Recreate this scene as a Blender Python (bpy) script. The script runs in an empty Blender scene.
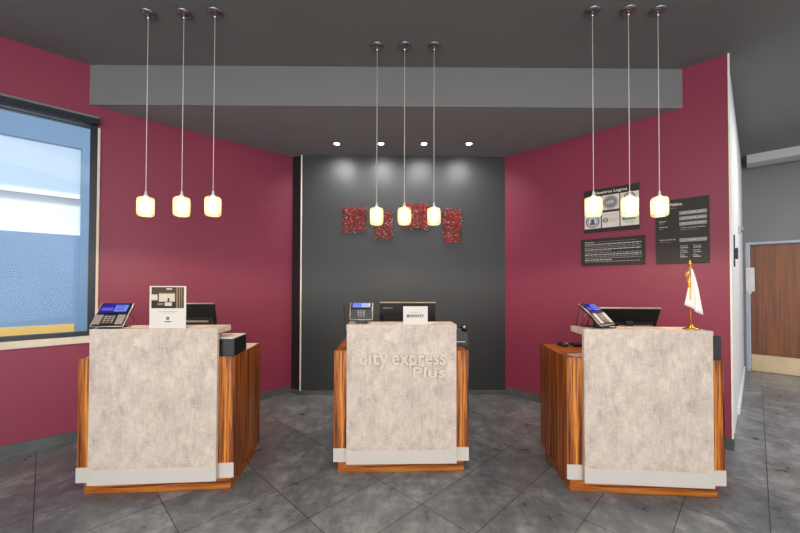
import bpy, bmesh, math, random
from math import sin, cos, pi, radians, sqrt, atan2, hypot
from mathutils import Matrix, Vector
random.seed(7)
C = bpy.context.scene.collection
S = bpy.context.scene

# ------------------------------------------------------------------ camera
cam = bpy.data.cameras.new('camera'); co = bpy.data.objects.new('camera', cam); C.objects.link(co)
cam.sensor_width = 36; cam.lens = 36 * 355.6 / 800; cam.clip_end = 200; cam.clip_start = .05
co.location = (0, 0, 1.5)
co.rotation_euler = (Matrix.Rotation(radians(90.9), 3, 'X') @ Matrix.Rotation(radians(.15), 3, 'Z')).to_euler()
cam.shift_y = (283.0 - 355.6 * math.tan(radians(.9)) - 266.5) / 800
S.camera = co

# ------------------------------------------------------------------ world, lights, exposure
w = bpy.data.worlds.new('world'); S.world = w; w.use_nodes = True
bg = w.node_tree.nodes['Background']; bg.inputs[0].default_value = (.93, .96, 1, 1); bg.inputs[1].default_value = 1.25

def lamp(kind, name, loc, power, color=(1, 1, 1), rot=(0, 0, 0), **k):
    l = bpy.data.lights.new(name, kind); l.energy = power; l.color = color
    for a, b in k.items(): setattr(l, a, b)
    o = bpy.data.objects.new(name, l); C.objects.link(o); o.location = loc; o.rotation_euler = rot
    return o
d = Vector((-.683 * cos(radians(62)), .73 * cos(radians(62)), -sin(radians(62))))
lamp('SUN', 'sun', (0, 0, 8), 3.6, (1, .98, .95), d.to_track_quat('-Z', 'Y').to_euler(), angle=radians(12))
# unseen area lights added as fill, standing in for assumed lobby glazing and fittings
lamp('AREA', 'lobby_daylight', (0, -4.6, 1.9), 330, (1, .975, .95), (radians(90), 0, 0), shape='RECTANGLE', size=9, size_y=3.0)
lamp('AREA', 'lobby_overhead_fill', (0, .2, 3.55), 70, (1, .95, .88), (0, 0, 0), shape='RECTANGLE', size=5, size_y=1.2)
lamp('AREA', 'corridor_overhead_fill', (5.2, 3.2, 3.55), 75, (1, .98, .95), (0, 0, 0), shape='RECTANGLE', size=1.5, size_y=1.5)  # unseen light added to brighten the corridor
S.view_settings.view_transform = 'Standard'; S.view_settings.look = 'None'
S.view_settings.exposure = 0.06; S.view_settings.gamma = 1; S.view_settings.use_curve_mapping = False

# ------------------------------------------------------------------ materials
def srgb(r, g, b):
    return tuple(((c / 255 / 12.92) if c / 255 <= .04045 else ((c / 255 + .055) / 1.055) ** 2.4) for c in (r, g, b)) + (1,)
class NT:
    def __init__(s, name):
        s.m = bpy.data.materials.new(name); s.m.use_nodes = True; s.t = s.m.node_tree
        s.b = s.t.nodes['Principled BSDF']; s.out = s.t.nodes['Material Output']
    def n(s, typ, **k):
        x = s.t.nodes.new(typ)
        for a, b in k.items():
            if a.startswith('i_'):
                key = a[2:]; key = int(key) if key.isdigit() else key.replace('_', ' ')
                x.inputs[key].default_value = b
            else: setattr(x, a, b)
        return x
    def l(s, a, b): s.t.links.new(a, b)
    def ramp(s, fac, stops):
        r = s.n('ShaderNodeValToRGB'); e = r.color_ramp.elements
        e[0].position, e[0].color = stops[0]; e[1].position, e[1].color = stops[-1]
        for p, c in stops[1:-1]:
            q = e.new(p); q.color = c
        s.l(fac, r.inputs[0]); return r.outputs[0]
    def coord(s, scale=(1, 1, 1), kind='Object', rot=(0, 0, 0), loc=(0, 0, 0)):
        tc = s.n('ShaderNodeTexCoord'); mp = s.n('ShaderNodeMapping')
        mp.inputs['Scale'].default_value = scale; mp.inputs['Rotation'].default_value = rot; mp.inputs['Location'].default_value = loc
        s.l(tc.outputs[kind], mp.inputs[0]); return mp.outputs[0]
    def bump(s, h, strength=.2, dist=.002):
        b = s.n('ShaderNodeBump'); b.inputs['Strength'].default_value = strength; b.inputs['Distance'].default_value = dist
        s.l(h, b.inputs['Height']); s.l(b.outputs[0], s.b.inputs['Normal'])
def plain(name, col, rough=.5, metal=0, noise=.06, ns=8, spec=.5, emit=None, es=0):
    t = NT(name); t.b.inputs['Roughness'].default_value = rough; t.b.inputs['Metallic'].default_value = metal
    t.b.inputs['Specular IOR Level'].default_value = spec
    c = srgb(*col)
    nz = t.n('ShaderNodeTexNoise'); nz.inputs['Scale'].default_value = ns; nz.inputs['Detail'].default_value = 4
    t.l(t.coord(), nz.inputs['Vector'])
    lo = tuple(v * (1 - noise) for v in c[:3]) + (1,); hi = tuple(min(1, v * (1 + noise)) for v in c[:3]) + (1,)
    t.l(t.ramp(nz.outputs[0], [(.3, lo), (.7, hi)]), t.b.inputs['Base Color'])
    if emit: t.b.inputs['Emission Color'].default_value = srgb(*emit); t.b.inputs['Emission Strength'].default_value = es
    return t.m
def wallpaint(name, col, rough=.55, noise=.08):
    t = NT(name); t.b.inputs['Roughness'].default_value = rough
    c = srgb(*col); co_ = t.coord()
    a = t.n('ShaderNodeTexNoise', i_Scale=1.6, i_Detail=5.0); t.l(co_, a.inputs['Vector'])
    lo = tuple(v * (1 - noise) for v in c[:3]) + (1,); hi = tuple(min(1, v * (1 + noise)) for v in c[:3]) + (1,)
    t.l(t.ramp(a.outputs[0], [(.3, lo), (.7, hi)]), t.b.inputs['Base Color'])
    b = t.n('ShaderNodeTexNoise', i_Scale=90.0, i_Detail=3.0); t.l(co_, b.inputs['Vector'])
    t.bump(b.outputs[0], .12, .002)
    return t.m
def wood(name, axis, cols, rough=.38, scale=1.0):
    # zebra-grain veneer; axis = direction of the grain
    t = NT(name); t.b.inputs['Roughness'].default_value = rough
    sc = [48 * scale] * 3; sc['xyz'.index(axis)] = 1.3 * scale
    c = t.coord(tuple(sc))
    a = t.n('ShaderNodeTexNoise', i_Scale=1.0, i_Detail=5.0, i_Roughness=.6, i_Distortion=.5); t.l(c, a.inputs['Vector'])
    sc2 = [160 * scale] * 3; sc2['xyz'.index(axis)] = 5 * scale
    b = t.n('ShaderNodeTexNoise', i_Scale=1.0, i_Detail=3.0, i_Roughness=.7); t.l(t.coord(tuple(sc2)), b.inputs['Vector'])
    mx = t.n('ShaderNodeMath', operation='MULTIPLY_ADD'); t.l(b.outputs[0], mx.inputs[0]); mx.inputs[1].default_value = .35
    t.l(a.outputs[0], mx.inputs[2])
    sb = t.n('ShaderNodeMath', operation='SUBTRACT'); t.l(mx.outputs[0], sb.inputs[0]); sb.inputs[1].default_value = .175
    t.l(t.ramp(sb.outputs[0], [(.37, srgb(*cols[0])), (.45, srgb(*cols[1])), (.53, srgb(*cols[2])), (.64, srgb(*cols[3]))]), t.b.inputs['Base Color'])
    t.bump(sb.outputs[0], .08, .001)
    return t.m
def concrete():
    t = NT('concrete_laminate'); t.b.inputs['Roughness'].default_value = .5
    a = t.n('ShaderNodeTexNoise', i_Scale=7.0, i_Detail=8.0, i_Roughness=.72, i_Distortion=.2); t.l(t.coord((1.6, 1, 1)), a.inputs['Vector'])
    h = t.n('ShaderNodeTexNoise', i_Scale=1.0, i_Detail=3.0); t.l(t.coord((20, 20, 150)), h.inputs['Vector'])
    v = t.n('ShaderNodeTexNoise', i_Scale=1.0, i_Detail=3.0); t.l(t.coord((150, 150, 14)), v.inputs['Vector'])
    s1 = t.n('ShaderNodeMath', operation='ADD'); t.l(h.outputs[0], s1.inputs[0]); t.l(v.outputs[0], s1.inputs[1])
    s2 = t.n('ShaderNodeMath', operation='MULTIPLY_ADD'); t.l(s1.outputs[0], s2.inputs[0]); s2.inputs[1].default_value = .35; t.l(a.outputs[0], s2.inputs[2])
    s3 = t.n('ShaderNodeMath', operation='SUBTRACT'); t.l(s2.outputs[0], s3.inputs[0]); s3.inputs[1].default_value = .35
    t.l(t.ramp(s3.outputs[0], [(.3, srgb(170, 154, 142)), (.46, srgb(197, 181, 168)), (.56, srgb(207, 191, 177)), (.72, srgb(222, 208, 194))]), t.b.inputs['Base Color'])
    t.bump(s1.outputs[0], .15, .001)
    return t.m
def tiles():
    t = NT('slate_tiles'); R45 = (0, 0, radians(-45)); off = (.03, .05, 0)
    br = t.n('ShaderNodeTexBrick'); br.offset = 0; br.squash = 1
    for k, v in dict(Scale=1.0, Mortar_Size=.0028, Mortar_Smooth=.1, Bias=0.0, Brick_Width=.618, Row_Height=.4165).items(): br.inputs[k.replace('_', ' ')].default_value = v
    br.inputs['Color1'].default_value = (.36, .36, .36, 1); br.inputs['Color2'].default_value = (.64, .64, .64, 1); br.inputs['Mortar'].default_value = (0, 0, 0, 1)
    t.l(t.coord(rot=R45, loc=off), br.inputs['Vector'])
    a = t.n('ShaderNodeTexNoise', i_Scale=1.0, i_Detail=9.0, i_Roughness=.72, i_Distortion=.15); t.l(t.coord((6, 4, 1), rot=(0, 0, radians(-20))), a.inputs['Vector'])
    b = t.n('ShaderNodeTexNoise', i_Scale=1.0, i_Detail=8.0, i_Roughness=.78); t.l(t.coord((7, 17, 7), rot=(0, 0, radians(12))), b.inputs['Vector'])
    m = t.n('ShaderNodeMath', operation='MULTIPLY_ADD'); t.l(b.outputs[0], m.inputs[0]); m.inputs[1].default_value = .45; t.l(a.outputs[0], m.inputs[2])
    sp = t.n('ShaderNodeSeparateColor'); t.l(br.outputs['Color'], sp.inputs[0])
    m2 = t.n('ShaderNodeMath', operation='MULTIPLY_ADD'); t.l(sp.outputs[0], m2.inputs[0]); m2.inputs[1].default_value = .5; t.l(m.outputs[0], m2.inputs[2])
    m3 = t.n('ShaderNodeMath', operation='SUBTRACT'); t.l(m2.outputs[0], m3.inputs[0]); m3.inputs[1].default_value = .475
    g = t.ramp(m3.outputs[0], [(.2, srgb(72, 76, 78)), (.5, srgb(114, 118, 121)), (.76, srgb(164, 169, 172))])
    mx = t.n('ShaderNodeMix', data_type='RGBA'); t.l(br.outputs['Fac'], mx.inputs[0]); t.l(g, mx.inputs[6]); mx.inputs[7].default_value = srgb(48, 48, 49)
    t.l(mx.outputs[2], t.b.inputs['Base Color'])
    t.l(t.ramp(m.outputs[0], [(.3, (.2,) * 3 + (1,)), (.9, (.36,) * 3 + (1,))]), t.b.inputs['Roughness'])
    inv = t.n('ShaderNodeMath', operation='MULTIPLY_ADD'); t.l(br.outputs['Fac'], inv.inputs[0]); inv.inputs[1].default_value = -1.5; t.l(m.outputs[0], inv.inputs[2])
    t.bump(inv.outputs[0], .12, .002)
    return t.m
def emis(name, col, s):
    t = NT(name); e = t.n('ShaderNodeEmission'); e.inputs[0].default_value = srgb(*col); e.inputs[1].default_value = s
    t.l(e.outputs[0], t.out.inputs[0]); return t.m
def shadeglass():
    t = NT('pendant_glass')
    tr = t.n('ShaderNodeBsdfTransparent'); tl = t.n('ShaderNodeBsdfTranslucent'); tl.inputs[0].default_value = (.95, .9, .75, 1)
    gl = t.n('ShaderNodeBsdfGlossy'); gl.inputs['Roughness'].default_value = .3
    m1 = t.n('ShaderNodeMixShader'); lw = t.n('ShaderNodeLayerWeight'); lw.inputs['Blend'].default_value = .35; t.l(t.ramp(lw.outputs['Facing'], [(.3, (.22,) * 3 + (1,)), (1, (.6,) * 3 + (1,))]), m1.inputs[0]); t.l(tr.outputs[0], m1.inputs[1]); t.l(tl.outputs[0], m1.inputs[2])
    m2 = t.n('ShaderNodeMixShader'); m2.inputs[0].default_value = .04; t.l(m1.outputs[0], m2.inputs[1]); t.l(gl.outputs[0], m2.inputs[2])
    t.l(m2.outputs[0], t.out.inputs[0]); return t.m
def paneglass():
    t = NT('window_glass')
    tr = t.n('ShaderNodeBsdfTransparent'); tr.inputs[0].default_value = (.93, .97, 1, 1)
    gl = t.n('ShaderNodeBsdfGlossy'); gl.inputs['Roughness'].default_value = .03
    fr = t.n('ShaderNodeFresnel'); fr.inputs[0].default_value = 1.2
    m2 = t.n('ShaderNodeMixShader'); t.l(fr.outputs[0], m2.inputs[0]); t.l(tr.outputs[0], m2.inputs[1]); t.l(gl.outputs[0], m2.inputs[2])
    t.l(m2.outputs[0], t.out.inputs[0]); return t.m

M = dict(
    tile=tiles(), base=plain('skirting_tile', (86, 88, 90), .35, noise=.25, ns=6),
    magenta=wallpaint('magenta_paint', (136, 47, 72), .5, .05), charcoal=wallpaint('charcoal_paint', (44, 46, 48), .5, .08),
    black=plain('black_paint', (24, 24, 26), .6), ceil2=wallpaint('grey_ceiling_paint_lightened', (136, 141, 144), .8, .03), ceil=wallpaint('grey_ceiling_paint', (115, 115, 115), .8, .04),  # lowered ceiling: same paint, its colour lightened and cooled to offset warm bounce light
    white=wallpaint('white_paint', (226, 226, 228), .6, .02), sgrey=wallpaint('soffit_paint', (190, 191, 192), .6, .03), lgrey=wallpaint('light_grey_paint', (116, 116, 117), .6, .04),
    cream=plain('cream_trim', (222, 208, 190), .5), bead=plain('corner_bead', (236, 228, 214), .4),
    woodz=wood('zebra_veneer_vertical', 'z', [(66, 28, 8), (138, 70, 18), (188, 106, 30), (216, 140, 50)]),
    woodx=wood('zebra_veneer_horizontal', 'x', [(66, 28, 6), (124, 60, 14), (168, 90, 24), (196, 120, 40)]),
    slat=wood('zebra_veneer_slats', 'z', [(54, 24, 8), (108, 50, 14), (148, 76, 20), (178, 102, 32)], scale=.8),
    conc=concrete(), band=plain('pale_metal_band', (204, 196, 188), .4, 0, noise=.03, ns=3),
    letter=plain('raised_letters', (212, 199, 185), .45), pale=plain('glare_pale_worktop', (232, 226, 220), .35),
    chrome=plain('chrome', (200, 200, 205), .15, 1), dchrome=plain('dark_chrome', (150, 150, 154), .28, 1),
    bplast=plain('black_plastic', (20, 21, 24), .35), gplast=plain('dark_grey_plastic', (32, 33, 36), .45),
    silver=plain('silver_plastic', (190, 180, 168), .3, .5), pboxtop=plain('pale_grey_plastic', (208, 204, 200), .5),
    paper=plain('paper', (222, 214, 206), .7, noise=.01), ink=plain('ink', (40, 38, 40), .7), inkgrey=plain('grey_ink', (150, 148, 146), .7),
    brown=plain('print_brown', (74, 52, 38), .6), tan=plain('print_tan', (150, 118, 84), .6), cream2=plain('print_cream', (214, 200, 178), .6), dbrown=plain('print_dark', (36, 28, 24), .6),
    gold=plain('gold', (226, 170, 60), .25, .9), flag=plain('white_cloth', (238, 234, 228), .8),
    board=plain('black_board', (40, 35, 33), .6, noise=.08), bwhite=plain('board_white', (226, 220, 212), .6), bgrey=plain('board_grey', (150, 148, 144), .6),
    lblue=plain('logo_blue', (70, 72, 128), .6), lgreen=plain('logo_green', (40, 130, 80), .6), lolive=plain('logo_olive', (90, 110, 40), .6), lgray=plain('logo_grey', (128, 132, 132), .6),
    cord=plain('pale_cord', (214, 210, 204), .5), glass=shadeglass(), pane=paneglass(),
    bulb=emis('lamp_glow', (255, 222, 165), 13), spot=emis('downlight_glow', (255, 248, 236), 30),
    scr4=emis('screen_white', (215, 222, 240), .9), scr=emis('screen_blue', (56, 52, 170), .8), scr2=emis('screen_pale', (130, 150, 245), .9), scr3=emis('screen_violet', (120, 96, 214), .9),
    frame=plain('black_window_frame', (20, 26, 36), .35), cas=plain('grey_cassette', (110, 108, 112), .5),
    fblue=wallpaint('facade_blue', (122, 150, 180), .8, .06), fpale=wallpaint('facade_pale', (186, 204, 222), .8, .03), fwhite=wallpaint('facade_white', (240, 243, 248), .8, .02),
    fhead=wallpaint('facade_frame_blue', (116, 144, 172), .8, .05), fyel=wallpaint('facade_yellow', (232, 190, 104), .8, .03), ground=plain('pavement', (150, 150, 148), .9),
    doorw=wood('brown_door_veneer', 'z', [(96, 48, 10), (112, 56, 14), (122, 62, 16), (132, 70, 22)], scale=.6), kick=plain('brass_kick_plate', (200, 176, 140), .35, .35, noise=.1, ns=3),
    jamb=plain('blue_grey_jamb', (158, 168, 184), .45),
    red=plain('art_red', (200, 24, 14), .45), red2=plain('art_dark_red', (96, 8, 8), .5), red3=plain('art_orange_red', (232, 60, 34), .45), artw=plain('art_white', (226, 200, 180), .4),
)

# ------------------------------------------------------------------ helpers
class MB:
    def __init__(s): s.bm = bmesh.new(); s.mats = []
    def mi(s, m):
        if m not in s.mats: s.mats.append(m)
        return s.mats.index(m)
    def fin(s, verts, m, mat):
        i = s.mi(m); fs = set()
        for v in verts:
            if mat is not None: v.co = mat @ v.co
            fs.update(v.link_faces)
        for f in fs: f.material_index = i
    def box(s, x0, x1, y0, y1, z0, z1, m, mat=None, bev=0):
        r = bmesh.ops.create_cube(s.bm, size=1); vs = r['verts']
        for v in vs: v.co = Vector(((x0 + x1) / 2 + v.co.x * (x1 - x0), (y0 + y1) / 2 + v.co.y * (y1 - y0), (z0 + z1) / 2 + v.co.z * (z1 - z0)))
        if bev:
            es = {e for v in vs for e in v.link_edges}
            i = s.mi(m)
            for v in vs:
                for f in v.link_faces: f.material_index = i
            if mat is not None:
                for v in vs: v.co = mat @ v.co
            bmesh.ops.bevel(s.bm, geom=list(es), offset=bev, segments=2, affect='EDGES', material=i)
            return s
        s.fin(vs, m, mat); return s
    def prism(s, pts, z0, z1, m, mat=None):
        lo = [s.bm.verts.new((p[0], p[1], z0)) for p in pts]; hi = [s.bm.verts.new((p[0], p[1], z1)) for p in pts]
        n = len(pts); fs = [s.bm.faces.new(lo[::-1]), s.bm.faces.new(hi)]
        for i in range(n): fs.append(s.bm.faces.new((lo[i], lo[(i + 1) % n], hi[(i + 1) % n], hi[i])))
        bmesh.ops.recalc_face_normals(s.bm, faces=fs); s.fin(lo + hi, m, mat); return s
    def lathe(s, prof, m, mat=None, n=28, close=False):
        rings = []
        for r, z in prof:
            if r < 1e-6: rings.append([s.bm.verts.new((0, 0, z))])
            else: rings.append([s.bm.verts.new((r * cos(2 * pi * k / n), r * sin(2 * pi * k / n), z)) for k in range(n)])
        fs = []; pairs = list(zip(rings, rings[1:])) + ([(rings[-1], rings[0])] if close else [])
        for a, b in pairs:
            for k in range(n):
                k2 = (k + 1) % n
                if len(a) == 1 and len(b) == 1: continue
                if len(a) == 1: fs.append(s.bm.faces.new((a[0], b[k2], b[k])))
                elif len(b) == 1: fs.append(s.bm.faces.new((a[k], a[k2], b[0])))
                else: fs.append(s.bm.faces.new((a[k], a[k2], b[k2], b[k])))
        for f in fs: f.smooth = True
        bmesh.ops.recalc_face_normals(s.bm, faces=fs)
        s.fin([v for r in rings for v in r], m, mat); return s
    def tube(s, pts, r, m, mat=None, n=8):
        pts = [Vector(p) for p in pts]; rings = []
        for i, p in enumerate(pts):
            t = (pts[min(i + 1, len(pts) - 1)] - pts[max(i - 1, 0)]).normalized()
            a = t.orthogonal().normalized() if i == 0 else (a - t * a.dot(t)).normalized()
            b = t.cross(a)
            rings.append([s.bm.verts.new(p + (a * cos(2 * pi * k / n) + b * sin(2 * pi * k / n)) * r) for k in range(n)])
        fs = [s.bm.faces.new(rings[0]), s.bm.faces.new(rings[-1])]
        for A, B in zip(rings, rings[1:]):
            for k in range(n): fs.append(s.bm.faces.new((A[k], A[(k + 1) % n], B[(k + 1) % n], B[k])))
        for f in fs[2:]: f.smooth = True
        bmesh.ops.recalc_face_normals(s.bm, faces=fs)
        s.fin([v for r_ in rings for v in r_], m, mat); return s
    def disc(s, r, y, m, mat=None, cx=0, cz=0, n=24, r2=0, h=.0015, sx=1):
        # flat ring/disc standing in the xz plane, facing -y
        def ring(rr, yy): return [s.bm.verts.new((cx + sx * rr * cos(2 * pi * k / n), yy, cz + rr * sin(2 * pi * k / n))) for k in range(n)]
        A, B = ring(r, y), ring(r, y - h); vs = A + B; fs = []
        for k in range(n): fs.append(s.bm.faces.new((A[k], A[(k + 1) % n], B[(k + 1) % n], B[k])))
        if r2:
            D, E_ = ring(r2, y), ring(r2, y - h); vs += D + E_
            for k in range(n):
                q = (k + 1) % n
                fs += [s.bm.faces.new((B[k], B[q], E_[q], E_[k])), s.bm.faces.new((E_[k], E_[q], D[q], D[k]))]
        else: fs += [s.bm.faces.new(A), s.bm.faces.new(B)]
        bmesh.ops.recalc_face_normals(s.bm, faces=fs); s.fin(vs, m, mat); return s
    def text(s, txt, x, y, z, h, m, width=None, align='LEFT', depth=.001, bold=0, mat=None):
        # lettering facing -y, baseline at z, h = capital height
        cu = bpy.data.curves.new('t', 'FONT'); cu.body = txt; cu.size = 1; cu.extrude = .5; cu.offset = bold; cu.resolution_u = 2
        o = bpy.data.objects.new('t', cu); C.objects.link(o); bpy.context.view_layer.update()
        me = bpy.data.meshes.new_from_object(o.evaluated_get(bpy.context.evaluated_depsgraph_get()))
        bpy.data.objects.remove(o); bpy.data.curves.remove(cu)
        xs = [v.co.x for v in me.vertices]; x0, x1 = min(xs), max(xs); k = h / .7
        kx = (width / (x1 - x0)) if width else k; W_ = (x1 - x0) * kx
        ox = {'LEFT': 0, 'CENTER': -W_ / 2, 'RIGHT': -W_}[align]
        for v in me.vertices: v.co = Vector((x + ox + (v.co.x - x0) * kx, y - (v.co.z + .5) * depth, z + v.co.y * k))
        n0 = len(s.bm.verts); s.bm.from_mesh(me); bpy.data.meshes.remove(me); s.bm.verts.ensure_lookup_table()
        s.fin(s.bm.verts[n0:], m, mat); return s
    def build(s, name, parent=None, smooth=False):
        me = bpy.data.meshes.new(name); s.bm.to_mesh(me); s.bm.free()
        for m in s.mats: me.materials.append(M[m])
        if smooth:
            for p in me.polygons: p.use_smooth = True
        o = bpy.data.objects.new(name, me); C.objects.link(o)
        if parent: o.parent = parent
        return o
def tag(o, label=None, cat=None, group=None, kind=None):
    for k, v in (('label', label), ('category', cat), ('group', group), ('kind', kind)):
        if v: o[k] = v
    return o
def thing(name, label, cat, loc=(0, 0, 0), rz=0, group=None):
    o = bpy.data.objects.new(name, None); C.objects.link(o); o.empty_display_size = .1
    o.location = loc; o.rotation_euler = (0, 0, rz); return tag(o, label, cat, group)
def copy_tree(o, parent=None):
    c = o.copy(); C.objects.link(c)
    if parent: c.parent = parent
    for ch in o.children: copy_tree(ch, c)
    return c
def struct(mb, name): return tag(mb.build(name), kind='structure')

# ------------------------------------------------------------------ room shell
H1, H2 = 3.615, 3.225
LA = Vector((-1.48, 4.87)); LW = Vector((.730, .683)); LN = Vector((-.683, .730))      # left wall: corner, direction to corner, outward normal
RA = Vector((1.43, 4.83)); RB = Vector((3.005, 3.235)); RD = (RB - RA).normalized(); RN = Vector((-RD.y, RD.x))
BA = Vector((-1.33, 4.78))
CE = Vector((5.98, 6.2)); CD = (CE - RB).normalized(); CN = Vector((-CD.y, CD.x))
DD = Vector((1, -1)).normalized(); DN = Vector((1, 1)).normalized()
def L(s, off=0): return tuple(LA - LW * s + LN * off)
def R(s, off=0): return tuple(RA + RD * s + RN * off)
def D(s, off=0): return tuple(CE + DD * s + DN * off)
SE = 8.0
lend = L(SE); dend = D(5.2)
floor_poly = [(lend[0], -5), lend, L(0), tuple(BA), tuple(RA), tuple(RB), tuple(CE), D(0, .3), D(5.2, .3), (dend[0] + .2, -5)]
struct(MB().prism(floor_poly, -.12, 0, 'tile'), 'floor')
lb = L(2.235); rb = R(1.88)
struct(MB().prism([(lend[0] - .1, -5), L(SE, .1), (-3.12, 3.438), (2.86, 3.481), tuple(RB + Vector((0, .16))), tuple(CE + CN * .1), D(0, .2), D(5.2, .2), (dend[0], -5)], H1, H1 + .12, 'ceil'), 'ceiling')
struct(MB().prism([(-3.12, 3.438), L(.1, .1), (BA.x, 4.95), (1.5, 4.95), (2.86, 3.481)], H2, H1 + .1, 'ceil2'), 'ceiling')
struct(MB().prism([(-3.12, 3.427), (2.86, 3.47), (2.85, 3.483), (-3.12, 3.440)], H2 - .001, H1, 'ceil'), 'trim_6')   # face of the lowered ceiling
# left wall with the window opening (local frame: x along the wall to the corner, faces -y)
lrot = atan2(LW.y, LW.x); rrot = atan2(RD.y, RD.x); drot = atan2(DD.y, DD.x); crot = atan2(CD.y, CD.x)
def frame_mat(origin, rot): return Matrix.Translation((origin[0], origin[1], 0)) @ Matrix.Rotation(rot, 4, 'Z')
LM = frame_mat(LA, lrot); RM = frame_mat(RA, rrot); DM = frame_mat(CE, drot); CM = frame_mat(RB, crot)
wx0, wx1, wz0, wz1 = -5.0, -2.045, .985, 3.085
b = MB(); b.box(-SE, wx0, 0, .15, 0, H1, 'magenta', LM); b.box(wx1, 0, 0, .15, 0, H1, 'magenta', LM)
b.box(wx0, wx1, 0, .15, 0, wz0, 'magenta', LM); b.box(wx0, wx1, 0, .15, wz1, H1, 'magenta', LM)
struct(b, 'wall_left')
struct(MB().box(0, (RB - RA).length, 0, .12, 0, H1, 'magenta', RM), 'wall_right')
struct(MB().prism([tuple(BA), tuple(RA), (1.55, 5.0), (-1.33, 5.0)], 0, H1, 'charcoal'), 'wall_back')
struct(MB().prism([L(0), tuple(BA), (-1.331, 5.0), L(0, .15)], 0, H1, 'black'), 'wall_side')
struct(MB().box(0.012, (CE - RB).length, .0, .12, 0, H1, 'white', CM), 'wall_corridor')
b = MB(); dx0, dx1, dz = .035, 1.3, 2.215
b.box(0, dx0, 0, .3, 0, H1, 'lgrey', DM); b.box(dx1, 5.2, 0, .3, 0, H1, 'lgrey', DM); b.box(dx0, dx1, 0, .3, dz, H1, 'lgrey', DM)
struct(b, 'wall_far')
# skirting
struct(MB().box(-SE, -.01, -.012, .01, 0, .095, 'base', LM), 'baseboard_left')
struct(MB().box(.01, (RB - RA).length + .012, -.012, .01, 0, .1, 'base', RM).box(-.012, .16, -.012, .01, 0, .1, 'base', CM), 'baseboard_right')
struct(MB().prism([(BA.x, BA.y - .012), (RA.x, RA.y - .012), tuple(RA), tuple(BA)], 0, .06, 'base'), 'baseboard_back')
struct(MB().prism([L(0), tuple(BA), (BA.x - .008, BA.y - .012), tuple(Vector(L(0)) + Vector((-.0, -.016)))], 0, .06, 'base'), 'baseboard_side')
struct(MB().box(1.25, (CE - RB).length - .05, -.02, .01, 0, .08, 'white', CM), 'baseboard_corridor')
# trims
struct(MB().box(-1.338, -1.322, 4.768, 4.785, .06, H2, 'bead'), 'trim_1')                       # white vertical strip at the grey wall's left edge
struct(MB().box((RB - RA).length - .002, (RB - RA).length + .012, -.006, .03, .1, H1, 'bead', RM), 'trim_2')  # corner bead
struct(MB().box(wx0 - .05, wx1 + .035, -.035, .02, wz0 - .065, wz0, 'cream', LM, bev=.006), 'trim_3')          # window sill
struct(MB().box(wx1 + .0, wx1 + .02, -.018, .01, wz0, wz1 - .07, 'cream', LM, bev=.004), 'trim_4')            # window side trim
struct(MB().box(.07, 4.6, -.48, -.12, H1 - .135, H1 + .01, 'sgrey', DM), 'trim_5')                            # soffit box over the corridor door
# window
wf = tag(bpy.data.objects.new('window_1', None), kind='structure'); C.objects.link(wf); wf.location = (LA.x, LA.y, 0); wf.rotation_euler = (0, 0, lrot)
b = MB(); fw = .055
b.box(wx0, wx1, .0, .07, wz0, wz0 + .04, 'frame').box(wx0, wx1, 0, .07, wz1 - fw, wz1, 'frame').box(wx1 - fw, wx1, 0, .07, wz0 + .04, wz1 - fw, 'frame').box(wx0, wx0 + fw, 0, .07, wz0 + .04, wz1 - fw, 'frame')
b.box(wx0 + fw, wx1 - fw, .01, .05, wz1 - fw - .028, wz1 - fw - .018, 'frame')
b.build('window_frame', wf)
MB().box(wx0 + fw, wx1 - fw, .03, .036, wz0 + .04, wz1 - fw, 'pane').build('window_pane', wf)
MB().box(wx0, wx1 + .005, -.07, .0, wz1 - .055, wz1 - .0, 'frame', bev=.008).box(wx0, wx1 + .005, -.06, .0, wz1, wz1 + .022, 'cas').build('blind_cassette', wf)
# outside
struct(MB().box(-9, 4.5, .15, 4.5, -.14, -.02, 'ground', LM), 'ground')
fb = thing('neighbouring_building', 'blue, white and yellow building facade seen through the large window', 'building', (LA.x, LA.y, -.02), lrot)
o2 = 2.0
MB().box(-8, 1.5, o2, o2 + .4, 0, 2.16, 'fblue').box(-8, 1.5, o2 + .05, o2 + .4, 2.16, 3.4, 'fwhite').build('wall', fb)
MB().box(-8, -2.13, o2 + .02, o2 + .05, 2.72, 3.4, 'fpale').build('upper_panel', fb)
MB().box(-8, -2.13, o2 + .0, o2 + .05, 2.655, 2.72, 'fwhite', bev=.006).build('ledge', fb)
MB().box(-8, -2.17, o2 - .012, o2, .83, .955, 'fyel').box(-8, -2.17, o2 - .012, o2, .0, .83, 'fwhite').build('yellow_stripe', fb)
MB().box(-8, 1.5, o2 + .01, o2 + .4, 3.36, 4.0, 'fhead').build('fascia', fb)
MB().box(-2.125, 1.5, o2 - .03, o2 - .002, 0, 3.36, 'fhead').build('pilaster', fb)
# door at the end of the corridor
dr = tag(bpy.data.objects.new('door_1', None), kind='structure'); C.objects.link(dr); dr.location = (CE.x, CE.y, 0); dr.rotation_euler = (0, 0, drot)
MB().box(dx0, dx0 + .05, -.01, .2, 0, dz, 'jamb').box(dx1 - .05, dx1, -.01, .2, 0, dz, 'jamb').box(dx0 + .05, dx1 - .05, -.01, .2, dz - .04, dz, 'jamb').build('door_frame', dr)
MB().box(dx0 + .053, dx1 - .053, .05, .095, .005, dz - .043, 'doorw').build('door_leaf', dr)
MB().box(dx0 + .06, dx1 - .06, .046, .05, .01, .29, 'kick').build('kick_plate', dr)
MB().box(dx0 + .0, dx0 + .11, -.03, .05, 1.37, 1.78, 'pboxtop', bev=.006)  .box(dx0 + .03, dx0 + .07, -.02, .05, 1.33, 1.37, 'pboxtop').build('door_plate', dr)
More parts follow.
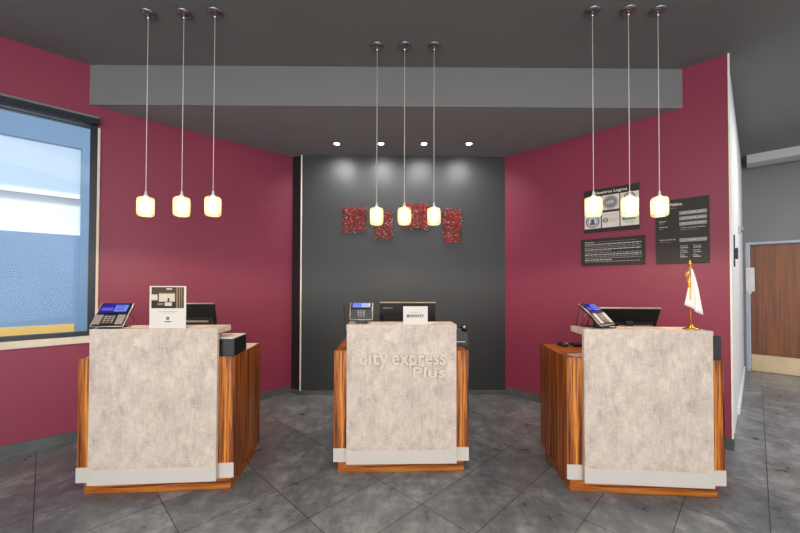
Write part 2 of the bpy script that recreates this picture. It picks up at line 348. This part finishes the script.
# fittings on the white corridor wall
def cw(x, z): return tuple(RB + CD * x) + (z,)
t = thing('door_latch', 'narrow black latch on the white corridor wall', 'latch', cw(.74, 1.68), crot)
MB().box(-.015, .015, -.012, 0, 0, .34, 'bplast', bev=.003).build('back_plate', t)
MB().box(-.03, .03, -.035, -.012, .08, .2, 'gplast', bev=.006).build('handle', t)
t = thing('wall_catch', 'small grey metal catch on the white corridor wall near the far door', 'catch', cw(2.12, 2.17), crot)
MB().box(-.05, .05, -.03, 0, 0, .1, 'dchrome', bev=.006).build('plate', t)
MB().tube([(0, -.03, .02), (0, -.045, .05), (0, -.04, .09)], .008, 'dchrome').build('hook', t)

# ------------------------------------------------------------------ reception desks
def desk(label, loc, rz, pale=False):
    t = thing('reception_desk', label, 'reception desk', loc, rz, None)
    W, Dp = .531, .60; zt = .965; top = 'pale' if pale else 'woodx'  # pale top: glare on the wood put into the colour
    b = MB(); b.box(-W + .03, W - .03, .03, Dp - .03, 0, .1, 'woodx'); b.build('plinth', t)
    b = MB(); b.box(-W + .012, W - .012, 0, .02, .1, zt, 'woodz').box(-W + .012, W - .012, .02, Dp, .1, zt - .03, 'woodz'); b.build('cabinet_body', t)
    for sgn in (-1, 1):
        b = MB(); n = 9; g = .004; y0 = 0; wd = Dp / n
        x = sgn * (W - .006)
        b.box(x - .004, x + .004, 0, Dp, .1, zt, 'slat')
        for k in range(n): b.box(sgn * W - (.004 if sgn > 0 else 0), sgn * W + (.004 if sgn < 0 else 0), k * wd + g / 2 * (k > 0), (k + 1) * wd - g / 2, .1, zt, 'slat')
        b.build('side_panel', t)
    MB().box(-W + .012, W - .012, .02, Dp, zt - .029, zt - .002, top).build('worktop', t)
    for sgn in (-1, 1):
        x0, x1 = sorted((sgn * (W + .002), sgn * .427))
        MB().box(x0, x1, -.006, 0, .1, .205, 'band').build('metal_band', t)
    p = MB().box(-.427, .427, -.045, -.008, .1, 1.134, 'conc', bev=.002).build('front_panel', t)
    MB().box(-.428, .428, -.047, -.043, .1, .205, 'band').build('metal_band', p)
    MB().box(-.43, .43, -.045, .19, 1.134, 1.174, 'conc', bev=.002).build('counter_slab', t)
    return t
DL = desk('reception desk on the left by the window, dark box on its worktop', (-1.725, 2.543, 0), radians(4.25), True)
DC = desk('middle reception desk with raised hotel lettering on its stone-look panel', (.0145, 2.82, 0), radians(1.5))
DR = desk('reception desk on the right in front of the black notice boards', (1.731, 2.529, 0), radians(-4.5))
b = MB()
b.text('city', -.332, -.045, .872, .108, 'letter', width=.235, depth=.02, bold=.022)
b.text('express', -.078, -.045, .872, .108, 'letter', width=.42, depth=.02, bold=.022)
b.text('Plus', .085, -.045, .772, .08, 'letter', width=.255, depth=.02, bold=.025)
b.build('raised_lettering', DC.children[-2] if DC.children[-2].name.startswith('front') else DC)
def onto(desk_, x, y, z):       # world point from a desk's own frame
    m = Matrix.Translation(desk_.location) @ Matrix.Rotation(desk_.rotation_euler.z, 4, 'Z'); return tuple(m @ Vector((x, y, z)))
def local(desk_, X, Y):
    m = (Matrix.Translation(desk_.location) @ Matrix.Rotation(desk_.rotation_euler.z, 4, 'Z')).inverted(); return m @ Vector((X, Y, 0))

# ------------------------------------------------------------------ monitors
def monitor(label, X, Y, ztop, rz, wd=.52, tilt=14, logo=False):
    z0 = .966; t = thing('computer_monitor', label, 'monitor', (X, Y, z0), rz)
    h = .30; H = ztop - z0
    MB().box(-.12, .12, -.09, .09, 0, .012, 'bplast', bev=.004).build('stand_base', t)
    b = MB(); b.box(-.03, .03, -.008, .012, .012, H - .1, 'bplast', bev=.004); b.build('stand_neck', t)
    T = Matrix.Translation((0, -.02, H)) @ Matrix.Rotation(radians(tilt), 4, 'X')     # top leans toward -y (away from the clerk)
    b = MB(); b.box(-wd / 2, wd / 2, 0, .018, -h, 0, 'bplast', T, bev=.004)
    b.prism([(-wd / 2 + .03, 0), (wd / 2 - .03, 0), (wd / 2 - .09, -.03), (-wd / 2 + .09, -.03)], -h + .05, -.12, 'gplast', T)
    sh = b.build('screen_housing', t)
    MB().box(-wd / 2, wd / 2, -.002, .02, 0, .004, 'silver', T).build('top_edge', sh)
    MB().box(-wd / 2 + .012, wd / 2 - .012, .018, .02, -h + .015, -.012, 'gplast', T).build('screen', t)
    if logo: MB().text('LENOVO', -wd / 2 + .03, -.0, -.055, .016, 'bgrey', width=.085, mat=T, bold=.01).build('maker_mark', sh)
    else: MB().box(-wd / 2 + .16, wd / 2 - .05, -.034, -.03, -.15, -.135, 'silver', T).build('vent_strip', sh)
    return t
monitor('black monitor on the left desk, half hidden behind the white framed leaflet', -1.83, 3.02, 1.318, radians(2), .52, 14)
monitor('black monitor on the middle desk with a maker name at its corner', .068, 3.16, 1.325, radians(1), .495, 10, True)
monitor('black tilted monitor on the right desk behind the card terminal', 1.86, 2.89, 1.297, radians(-3), .48, 24)

# ------------------------------------------------------------------ payment terminals
def terminal(label, X, Y, rz, wd, t1, t2, L1, L2, lift, side='silver', sc=('scr', 'scr2', 'scr3'), z0=1.1745, group=None):
    t = thing('payment_terminal', label, 'card terminal', (X, Y, z0), rz)
    a1, a2 = radians(t1), radians(t2)
    p0 = Vector((0, 0, lift)); d1 = Vector((0, cos(a1), sin(a1))); d2 = Vector((0, cos(a2), sin(a2)))
    p1 = p0 + d1 * L1; p2 = p1 + d2 * L2
    def fm(p, a): return Matrix.Translation(p) @ Matrix.Rotation(a, 4, 'X')   # local x right, y up the slope, z out of the face
    F1, F2 = fm(p0, a1), fm(p1, a2); th = .028
    b = MB(); b.box(-wd / 2, wd / 2, 0, L1, -th, 0, 'bplast', F1, bev=.006); b.box(-wd / 2, wd / 2, -.004, L2, -th, 0, 'bplast', F2, bev=.006)
    cs = b.build('casing', t)
    b = MB(); q = wd / 2
    for F, Lx in ((F1, L1), (F2, L2)):
        for sg in (-1, 1): b.tube([(sg * q, 0, -.008), (sg * q, Lx, -.008)], .0045, 'silver', F)
    b.tube([(-q, 0, -.008), (q, 0, -.008)], .0045, 'silver', F1)
    b.build('silver_rim', cs)
    b = MB(); b.box(-q + .018, q - .018, .014, L2 - .012, 0, .002, sc[0], F2)
    b.box(-q + .02 + (wd - .04) * .52, q - .02, .022, L2 - .02, .002, .0028, sc[1], F2)
    b.box(-q + .022, -q + .02 + (wd - .04) * .46, .03, L2 * .55, .002, .0028, sc[2], F2)
    for k in range(4): b.box(-q + .03 + (wd - .04) * .52, q - .035 - .01 * (k % 2), L2 * .35 + k * .012, L2 * .35 + k * .012 + .004, .0028, .0034, sc[0], F2)
    b.build('screen', t)
    kp = MB().box(-wd * .2, wd * .2, .01, L1 - .004, 0, .003, 'gplast', F1).build('keypad', t)
    b = MB()
    for r_ in range(4):
        for c_ in range(3):
            x = (c_ - 1) * wd * .12; y = .02 + r_ * (L1 - .03) / 4
            b.box(x - wd * .045, x + wd * .045, y, y + (L1 - .03) / 4 - .006, .003, .0065, 'tan' if r_ == 0 else 'inkgrey', F1, bev=.001)
    b.build('keys', kp)
    for sg in (-1, 1):
        x0, x1 = sorted((sg * wd * .23, sg * (q - .008)))
        MB().box(x0, x1, .012, L1 - .006, 0, .003, side, F1).build('side_plate', t)
    dpt = p2.y
    b = MB(); b.box(-wd * .28, wd * .28, .01, dpt + .03, 0, .008, 'bplast', bev=.003)
    m_ = (p1 + p0) / 2
    b.box(-.03, .03, m_.y + .01, m_.y + .06, .004, max(m_.z - .01, .012), 'bplast', bev=.004)
    b.tube([(-.04, dpt + .02, .005), (-.04, p2.y - .03, p2.z - .035)], .004, 'dchrome'); b.tube([(.04, dpt + .02, .005), (.04, p2.y - .03, p2.z - .035)], .004, 'dchrome')
    b.build('stand', t)
    return t, p2
def cord(t, pts, r=.003): return MB().tube(pts, r, 'bplast').build('cord', t)
def arc(a, b_, c, n=14):
    a, b_, c = Vector(a), Vector(b_), Vector(c)
    return [a * (1 - u) ** 2 + b_ * 2 * u * (1 - u) + c * u * u for u in [k / n for k in range(n + 1)]]
t, p = terminal('card terminal with lit blue screen on the left desk beside the white leaflet', -2.042, 2.475, radians(5), .213, 54, 52, .095, .097, .022)
cord(t, arc((.1, .09, .1), (.15, .1, .03), (.06, .15, .005)))
t, p = terminal('upright card terminal on the middle desk left of the monitor', -.308, 2.835, radians(3), .178, 80, 30, .088, .09, .034, 'gplast', ('scr2', 'scr4', 'scr2'))
cord(t, arc((-.09, .06, .1), (-.16, .02, .24), (-.135, .07, .004)) ); cord(t, arc((-.1, .08, .1), (-.14, .1, .02), (-.12, .12, -.0)))
t, p = terminal('card terminal turned sideways on the right desk beside the flag', 1.515, 2.59, radians(34), .19, 46, 40, .11, .105, .03)
cord(t, arc((-.085, .12, .14), (-.19, .1, .26), (-.14, .16, .01))); cord(t, arc((-.08, .1, .12), (-.16, .02, .0), (-.02, -.01, .005))); cord(t, arc((-.02, -.01, .005), (.06, -.05, .004), (.1, -.0, .004)))

# ------------------------------------------------------------------ things on the counters
X, Y = -1.641, 2.515
t = thing('leaflet_stand', 'white leaflet stand with a printed interior photo on the left desk', 'leaflet stand', (X, Y, 1.1745), radians(2))
MB().box(-.126, .126, 0, .006, 0, .3, 'paper', bev=.0015).build('sheet', t)
b = MB(); z1, z2 = .143, .292; b.box(-.112, .112, -.0008, 0, z1, z2, 'brown')
for a in [(-.112, .112, -.0012, -.0006, z1, z1 + .05, 'dbrown'), (-.112, -.07, -.0014, -.001, .2, .24, 'cream2'), (-.06, .05, -.0014, -.001, .19, .25, 'cream2'), (-.06, .05, -.0018, -.0014, .245, .252, 'tan'),
          (.06, .07, -.0014, -.001, z1, z2, 'tan'), (.078, .086, -.0014, -.001, z1, z2, 'tan'), (.094, .1, -.0014, -.001, z1, z2, 'tan'), (-.02, .03, -.0016, -.001, .16, .185, 'cream2'), (.0, .012, -.002, -.0016, .185, .215, 'dbrown'),
          (-.07, -.03, -.0016, -.001, .165, .18, 'tan'), (-.01, .03, -.0014, -.001, .275, .283, 'cream2'), (-.05, .06, -.0014, -.001, .187, .19, 'ink')]: b.box(*a)
b.build('printed_photo', t)
b = MB(); b.box(-.06, .07, -.0008, 0, .118, .121, 'bgrey').box(-.04, .05, -.0008, 0, .107, .1095, 'bgrey').disc(.011, 0, 'ink', cx=.002, cz=.072, r2=.004).box(-.02, .025, -.0008, 0, .045, .051, 'ink')
b.build('printed_text', t)
MB().box(-.125, .125, .006, .05, 0, .004, 'pane').box(-.1, .1, .004, .007, 0, .16, 'pane').build('support', t)
t = thing('counter_card', 'small white card reading BONVOY on the middle desk', 'card', (.122, 2.79, 1.1745), radians(1))
MB().box(-.096, .096, 0, .005, 0, .143, 'paper', bev=.001).box(-.08, .08, .005, .04, 0, .004, 'paper').build('card', t)
b = MB(); b.text('MARRIOTT', 0, 0, .09, .01, 'inkgrey', width=.085, align='CENTER'); b.text('BONVOY', 0, 0, .057, .022, 'ink', width=.135, align='CENTER', bold=.035); b.build('printed_text', t)
# flag
t = thing('desk_flag', 'small white flag on a gold pole on the right desk', 'flag', (2.072, 2.535, 1.1745), 0)
MB().lathe([(0, 0), (.05, 0), (.052, .006), (.03, .014), (.012, .022), (.008, .034), (0, .036)], 'gold').build('base', t)
MB().tube([(0, 0, .03), (-.004, 0, .465)], .0045, 'gold').build('pole', t)
MB().lathe([(0, 0), (.007, .004), (.011, .014), (.006, .022), (.009, .03), (0, .05)], 'gold', Matrix.Translation((-.004, 0, .455)), n=14).build('finial', t)
MB().tube(arc((-.005, -.002, .415), (-.03, -.005, .42), (-.04, -.006, .38)), .0018, 'gold').tube(arc((-.005, -.002, .415), (-.05, -.006, .38), (-.03, -.02, .33)), .0018, 'gold').lathe([(0, 0), (.006, .004), (.004, .03), (0, .034)], 'gold', Matrix.Translation((-.03, -.02, .30)), n=10).build('tassel_cord', t)
b = MB(); n, m_ = 14, 16; V = []
for i in range(n + 1):                 # down the hoist
    u = i / n; row = []
    for j in range(m_ + 1):
        v = j / m_
        hoist = Vector((-.006 - .03 * u * u, 0, .44 - .265 * u)); fly = Vector((.012 + .066 * u ** .7, 0, .435 - .285 * u - (0 if u < .5 else .045 * (u - .5) * 2)))
        q = hoist.lerp(fly, v); q.y = .014 * sin(v * 9 + u * 1.4) * (.25 + .75 * u); row.append(b.bm.verts.new(q))
    V.append(row)
for i in range(n):
    for j in range(m_): f = b.bm.faces.new((V[i][j], V[i][j + 1], V[i + 1][j + 1], V[i + 1][j])); f.smooth = True
b.mi('flag'); fl = b.build('cloth', t); sm = fl.modifiers.new('thick', 'SOLIDIFY'); sm.thickness = .0012
# dark boxes
t = thing('black_box_printer', 'black box with a pale top on the left desk worktop', 'printer', onto(DL, .432, .135, .966), radians(4.25))
MB().box(-.092, .092, -.125, .125, 0, .125, 'bplast', bev=.004).build('housing', t)
MB().box(-.088, .088, -.121, .121, .125, .133, 'pboxtop', bev=.002).build('lid', t)
t = thing('equipment_box', 'small black box on the right end of the right desk', 'box', onto(DR, .482, .095, .966), radians(-4.5))
MB().box(-.05, .045, -.08, .08, 0, .165, 'bplast', bev=.004).build('housing', t)
MB().box(-.04, .036, -.083, -.08, .01, .155, 'gplast').build('front_grille', t)
t = thing('desk_telephone', 'black desk telephone at the right end of the middle desk', 'telephone', onto(DC, .49, .27, .966), radians(1.5))
b = MB(); b.prism([(-.09, .0), (.09, .0), (.08, .12), (.02, .15), (-.09, .15)], -.07, .05, 'bplast', Matrix.Rotation(pi / 2, 4, 'X')); b.build('phone_body', t)
hs = MB().tube([(.05, -.06, .13), (.06, -.03, .155), (.065, .02, .155), (.055, .07, .13)], .022, 'bplast', n=12).build('handset', t)
MB().lathe([(0, 0), (.014, 0), (.014, .02), (0, .022)], 'silver', Matrix.Translation((.05, -.06, .15))).build('ear_cap', hs)
MB().box(-.05, .06, -.055, -.048, .03, .036, 'silver').build('trim_strip', t)
t = thing('computer_mouse', 'black computer mouse on the left end of the right desk', 'mouse', (1.40, 3.06, .9655), radians(20))
o = MB().lathe([(0, 0), (.03, 0), (.034, .01), (.028, .024), (.012, .031), (0, .032)], 'bplast', Matrix.Scale(1.6, 4, (0, 1, 0))).build('shell', t)
MB().box(-.006, .006, -.05, -.01, .022, .034, 'silver', bev=.002).build('wheel', t)
t = thing('keyboard', 'black keyboard beside the mouse on the right desk', 'keyboard', (1.68, 3.055, .9655), radians(-4))
MB().box(-.2, .2, -.06, .06, 0, .014, 'bplast', bev=.003).build('tray', t)
b = MB()
for r_ in range(5):
    for c_ in range(14): b.box(-.19 + c_ * .0272, -.19 + c_ * .0272 + .023, -.052 + r_ * .021, -.052 + r_ * .021 + .018, .014, .019, 'gplast')
b.build('keys', t)
t = MB().box(-.07, .1, -.05, .05, 0, .003, 'paper').build('paper_sheet'); tag(t, 'white paper sheets lying on the right desk beside the stone-look panel', 'paper')
t.location = onto(DR, -.4, .1, .9655); t.rotation_euler = (0, 0, radians(12))

# ------------------------------------------------------------------ pendants
def pendant_proto():
    t = thing('pendant_lamp', '', 'pendant lamp')
    drop = H1 - 2.088
    MB().lathe([(0, 0), (.055, 0), (.057, -.006), (.05, -.014), (.03, -.02), (.01, -.024), (0, -.024)], 'dchrome').lathe([(0, -.02), (.009, -.02), (.008, -.05), (0, -.052)], 'chrome').build('ceiling_canopy', t)
    MB().tube([(0, 0, -.03), (0, 0, -drop + .1)], .0026, 'cord').build('cord', t)
    MB().lathe([(0, .125), (.007, .122), (.009, .095), (.016, .086), (.016, .074), (0, .074)], 'cord', Matrix.Translation((0, 0, -drop)), n=16).build('lamp_holder', t)
    h, r = .073, .058
    outer = [(.016, h), (.044, h), (.053, h - .006), (r, h - .02), (r, -h + .02), (.053, -h + .006), (.044, -h), (.0, -h)]
    inner = [(0, -h + .014), (.04, -h + .014), (.046, -h + .024), (.046, h - .02), (.04, h - .01), (.016, h - .01)]
    MB().lathe(outer + inner, 'glass', Matrix.Translation((0, 0, -drop)), n=36, close=True).build('glass_shade', t)
    MB().lathe([(0, .06), (.022, .06), (.028, .05), (.028, -.035), (.02, -.045), (0, -.045)], 'bulb', Matrix.Translation((0, 0, -drop)), n=20).build('glowing_bulb', t)
    return t
pp = pendant_proto(); first = True
PEND = [(-1.982, 2.76, 'leftmost pendant lamp of the three above the left desk', 'pendants above the left desk'), (-1.70, 2.757, 'middle pendant lamp of the three above the left desk', 'pendants above the left desk'), (-1.45, 2.745, 'rightmost pendant lamp of the three above the left desk', 'pendants above the left desk'),
        (-.208, 3.135, 'leftmost pendant lamp of the three above the middle desk', 'pendants above the middle desk'), (.037, 3.13, 'middle pendant lamp of the three above the middle desk', 'pendants above the middle desk'), (.298, 3.13, 'rightmost pendant lamp of the three above the middle desk', 'pendants above the middle desk'),
        (1.485, 2.722, 'leftmost pendant lamp of the three above the right desk', 'pendants above the right desk'), (1.756, 2.711, 'middle pendant lamp of the three above the right desk', 'pendants above the right desk'), (1.987, 2.715, 'rightmost pendant lamp of the three above the right desk, before the notice board', 'pendants above the right desk')]
for k, (x, y, lab, g) in enumerate(PEND):
    lamp('SPOT', 'pendant_light', (x, y, 2.088 - .09), 9, (1, .8, .56), (0, 0, 0), spot_size=radians(172), spot_blend=.25, shadow_soft_size=.012)
    o = pp if k == 0 else copy_tree(pp)
    o.location = (x, y, H1); o.rotation_euler = (0, 0, k * .7); o['label'] = lab; o['group'] = g
# ------------------------------------------------------------------ downlights
def down_proto():
    t = thing('recessed_downlight', '', 'downlight')
    MB().lathe([(.046, -.004), (.036, -.004), (.034, .0), (.034, -.001), (.046, -.001)], 'chrome', close=True).build('trim_ring', t)
    MB().lathe([(0, -.0015), (.033, -.0015), (.033, -.0005), (0, -.0005)], 'spot').build('lens', t)
    return t
dp = down_proto()
for k, (x, y, lab) in enumerate([(-.786, 4.386, 'leftmost of the four ceiling spotlights before the grey wall'), (-.24, 4.382, 'second from left of the four ceiling spotlights before the grey wall'),
                                 (.293, 4.379, 'third from left of the four ceiling spotlights before the grey wall'), (.85, 4.375, 'rightmost of the four ceiling spotlights before the grey wall')]):
    o = dp if k == 0 else copy_tree(dp)
    o.location = (x, y, H2 - .0005); o['label'] = lab; o['group'] = 'ceiling spotlights before the grey wall'
    lamp('SPOT', 'downlight_beam', (x, y, H2 - .02), 30, (1, .98, .95), (radians(30), 0, 0), spot_size=radians(135), spot_blend=1, shadow_soft_size=.03)

# ------------------------------------------------------------------ red wall art
def art(label, x0, x1, z0, z1, seed):
    rnd = random.Random(seed); cx = (x0 + x1) / 2; yb = BA.y + (cx - BA.x) * (RA.y - BA.y) / (RA.x - BA.x)
    t = thing('wall_art', label, 'wall art', (cx, yb - .001, z0), atan2(RA.y - BA.y, RA.x - BA.x), 'red wall art panels on the grey wall')
    w_, h_ = x1 - x0, z1 - z0
    MB().box(-w_ / 2 + .03, w_ / 2 - .03, -.015, 0, .03, h_ - .03, 'red2').build('backing', t)
    b = MB(); st = .016
    nx, nz = int(w_ / st), int(h_ / st)
    for i in range(nx):
        for j in range(nz):
            e = min(i, j, nx - 1 - i, nz - 1 - j)
            if e < 2 and rnd.random() < (.5 if e == 0 else .2): continue
            x = -w_ / 2 + (i + .5) * st + rnd.uniform(-.005, .005); z = (j + .5) * st + rnd.uniform(-.005, .005)
            m = rnd.choices(['red', 'red2', 'red3', 'artw', 'black'], [42, 26, 12, 7, 13])[0]
            lx, lz = (rnd.uniform(.012, .022), .004) if rnd.random() < .5 else (.004, rnd.uniform(.012, .022))
            y1 = -rnd.uniform(.02, .04)
            b.box(x - lx / 2, x + lx / 2, y1, -.012, z - lz / 2, z + lz / 2, m)
    b.build('woven_pieces', t)
art('leftmost red mosaic panel on the grey wall', -.79, -.445, 2.175, 2.54, 1)
art('red mosaic panel behind the left pendant above the middle desk', -.35, -.083, 2.08, 2.49, 2)
art('wide red mosaic panel behind the two right pendants above the middle desk', .015, .405, 2.215, 2.585, 3)
art('rightmost tall red mosaic panel on the grey wall', .568, .84, 2.03, 2.51, 4)

# ------------------------------------------------------------------ notice boards on the right wall
def board(name, label, s0, s1, z0, z1):
    P = RA + RD * s0
    t = thing(name, label, 'notice board', (P.x, P.y, z0), rrot)
    MB().box(0, s1 - s0, -.014, -.001, 0, z1 - z0, 'board', bev=.001).build('panel', t)
    return t
t = board('logo_board', 'board of six logos under a black heading on the right wall', 1.009, 1.551, 2.077, 2.563); y = -.014; W_, H_ = .542, .486
cells = MB(); cw_ = (W_ - .03) / 3
for c_ in range(3):
    x0 = .004 + c_ * (cw_ + .011)
    cells.box(x0, x0 + cw_, y - .001, y, .045, .215, 'bwhite'); cells.box(x0, x0 + cw_, y - .001, y, .24 if c_ == 1 else .215, .405, 'bwhite')
cells.build('logo_cells', t); yy = y - .001
b = MB(); b.text('Nuestros Logros', .271, y, .43, .03, 'bwhite', width=.32, align='CENTER', bold=.02); b.build('heading', t)
b = MB(); c0 = .004 + cw_ / 2; c1 = c0 + cw_ + .011; c2 = c1 + cw_ + .011
b.disc(.07, yy, 'lblue', cx=c0, cz=.125, r2=.06).disc(.05, yy, 'lblue', cx=c0, cz=.125, r2=.044).disc(.02, yy, 'lblue', cx=c0, cz=.135).box(c0 - .025, c0 + .025, yy - .001, yy, .09, .115, 'lblue')
b.build('round_emblem', t, )
b = MB(); b.disc(.075, yy, 'lgray', cx=c1, cz=.322).disc(.068, yy - .0015, 'bwhite', cx=c1, cz=.322, r2=.064, h=.001); b.text('LDK', c1, yy - .0015, .31, .03, 'bwhite', width=.08, align='CENTER', bold=.02); b.build('grey_logo', t)
b = MB(); b.disc(.055, yy, 'ink', cx=c2, cz=.345, r2=.045).disc(.025, yy, 'ink', cx=c2, cz=.35, r2=.012).box(c2 - .03, c2 + .03, yy - .001, yy, .375, .38, 'ink'); b.build('dark_emblem', t)
b = MB(); b.disc(.027, yy, 'lolive', cx=c1 - .05, cz=.125, r2=.016).box(c1 - .066, c1 - .03, yy - .001, yy, .121, .129, 'lgreen'); b.text('EarthCheck', c1 - .015, yy, .128, .014, 'inkgrey', width=.085).text('Certified', c1 - .015, yy, .105, .012, 'inkgrey', width=.06); b.build('leaf_logo', t)
b = MB(); b.text('ESR', c2, yy, .108, .04, 'lgreen', width=.13, align='CENTER', bold=.05).box(c2 - .05, c2 + .05, yy - .001, yy, .09, .094, 'inkgrey').box(c2 - .04, c2 + .04, yy - .001, yy, .075, .079, 'inkgrey'); b.build('green_logo', t)
b = MB(); b.disc(.05, yy, 'lgray', cx=c0, cz=.32, r2=.04); b.text('AAA', c0, yy, .305, .025, 'inkgrey', width=.06, align='CENTER'); b.build('faded_logo', t)
t = board('text_board', 'low wide black board of small white text on the right wall', .975, 1.597, 1.7, 2.006); W_ = .622
rnd = random.Random(3); b = MB()
b.text('Estimado cliente', .04, y, .262, .012, 'bwhite', width=.1, bold=.02).box(.16, .55, y - .001, y, .266, .269, 'bgrey')
for r_ in range(11):
    x = .04; z = .238 - r_ * .0195; end = .58 if r_ % 5 < 4 else .3
    while x < end:
        l_ = rnd.uniform(.014, .045); b.box(x, min(x + l_, .59), y - .001, y, z, z + .007, 'bgrey' if r_ % 3 else 'bwhite'); x += l_ + .007
b.build('text_lines', t)
t = board('rate_board', 'tall black board with grey rate bars on the right wall', 1.69, 2.104, 1.697, 2.334); W_ = .414
b = MB(); b.text('Tarifa', .02, y, .575, .026, 'bwhite', width=.085, bold=.02).text('Pública', .117, y, .575, .026, 'bwhite', width=.095, bold=.02).text('Public rate', .115, y, .545, .014, 'bgrey', width=.05); b.build('heading', t)
for z in (.478, .425, .372, .212):
    rbar = MB().box(.19, .395, y - .001, y, z, z + .034, 'bgrey').build('rate_bar', t)
    MB().text('12:00' if z < .3 else '$ 1 , 4 9 0 . 0 0', .292, y - .001, z + .011, .013, 'bwhite', width=.05 if z < .3 else .15, align='CENTER').build('figures', rbar)
b = MB()
b.text('Habitación', .03, y, .42, .014, 'bwhite', width=.055).text('Room', .03, y, .4, .012, 'bgrey', width=.035); b.build('room_text', t); b = MB(); b.text('Impuestos', .03, y, .365, .014, 'bwhite', width=.07).text('Taxes', .03, y, .345, .012, 'bgrey', width=.03)
b.build('tax_text', t); b = MB()
b.text('Tarifas no incluyen impuestos', .2, y, .345, .011, 'bwhite', width=.185).text('Rates before taxes', .2, y, .325, .01, 'bgrey', width=.13)
b.build('tax_note_text', t); b = MB()
b.text('Hora de entrada', .03, y, .235, .014, 'bwhite', width=.13).text('Check in time', .03, y, .215, .01, 'bgrey', width=.09)
b.build('check_in_text', t)
for cx_ in (.195, .295):
    b = MB()
    for k, (tt, wd) in enumerate([('Hora de', .055), ('salida', .06), ('Check', .05), ('out time', .06), ('Días', .035), ('hábiles', .055)]):
        b.text(tt, cx_, y, .168 - k * .018 - (k // 2) * .008, .011, 'bwhite', width=wd, bold=.01 if k % 2 else 0)
    b.build('check_out_text', t)
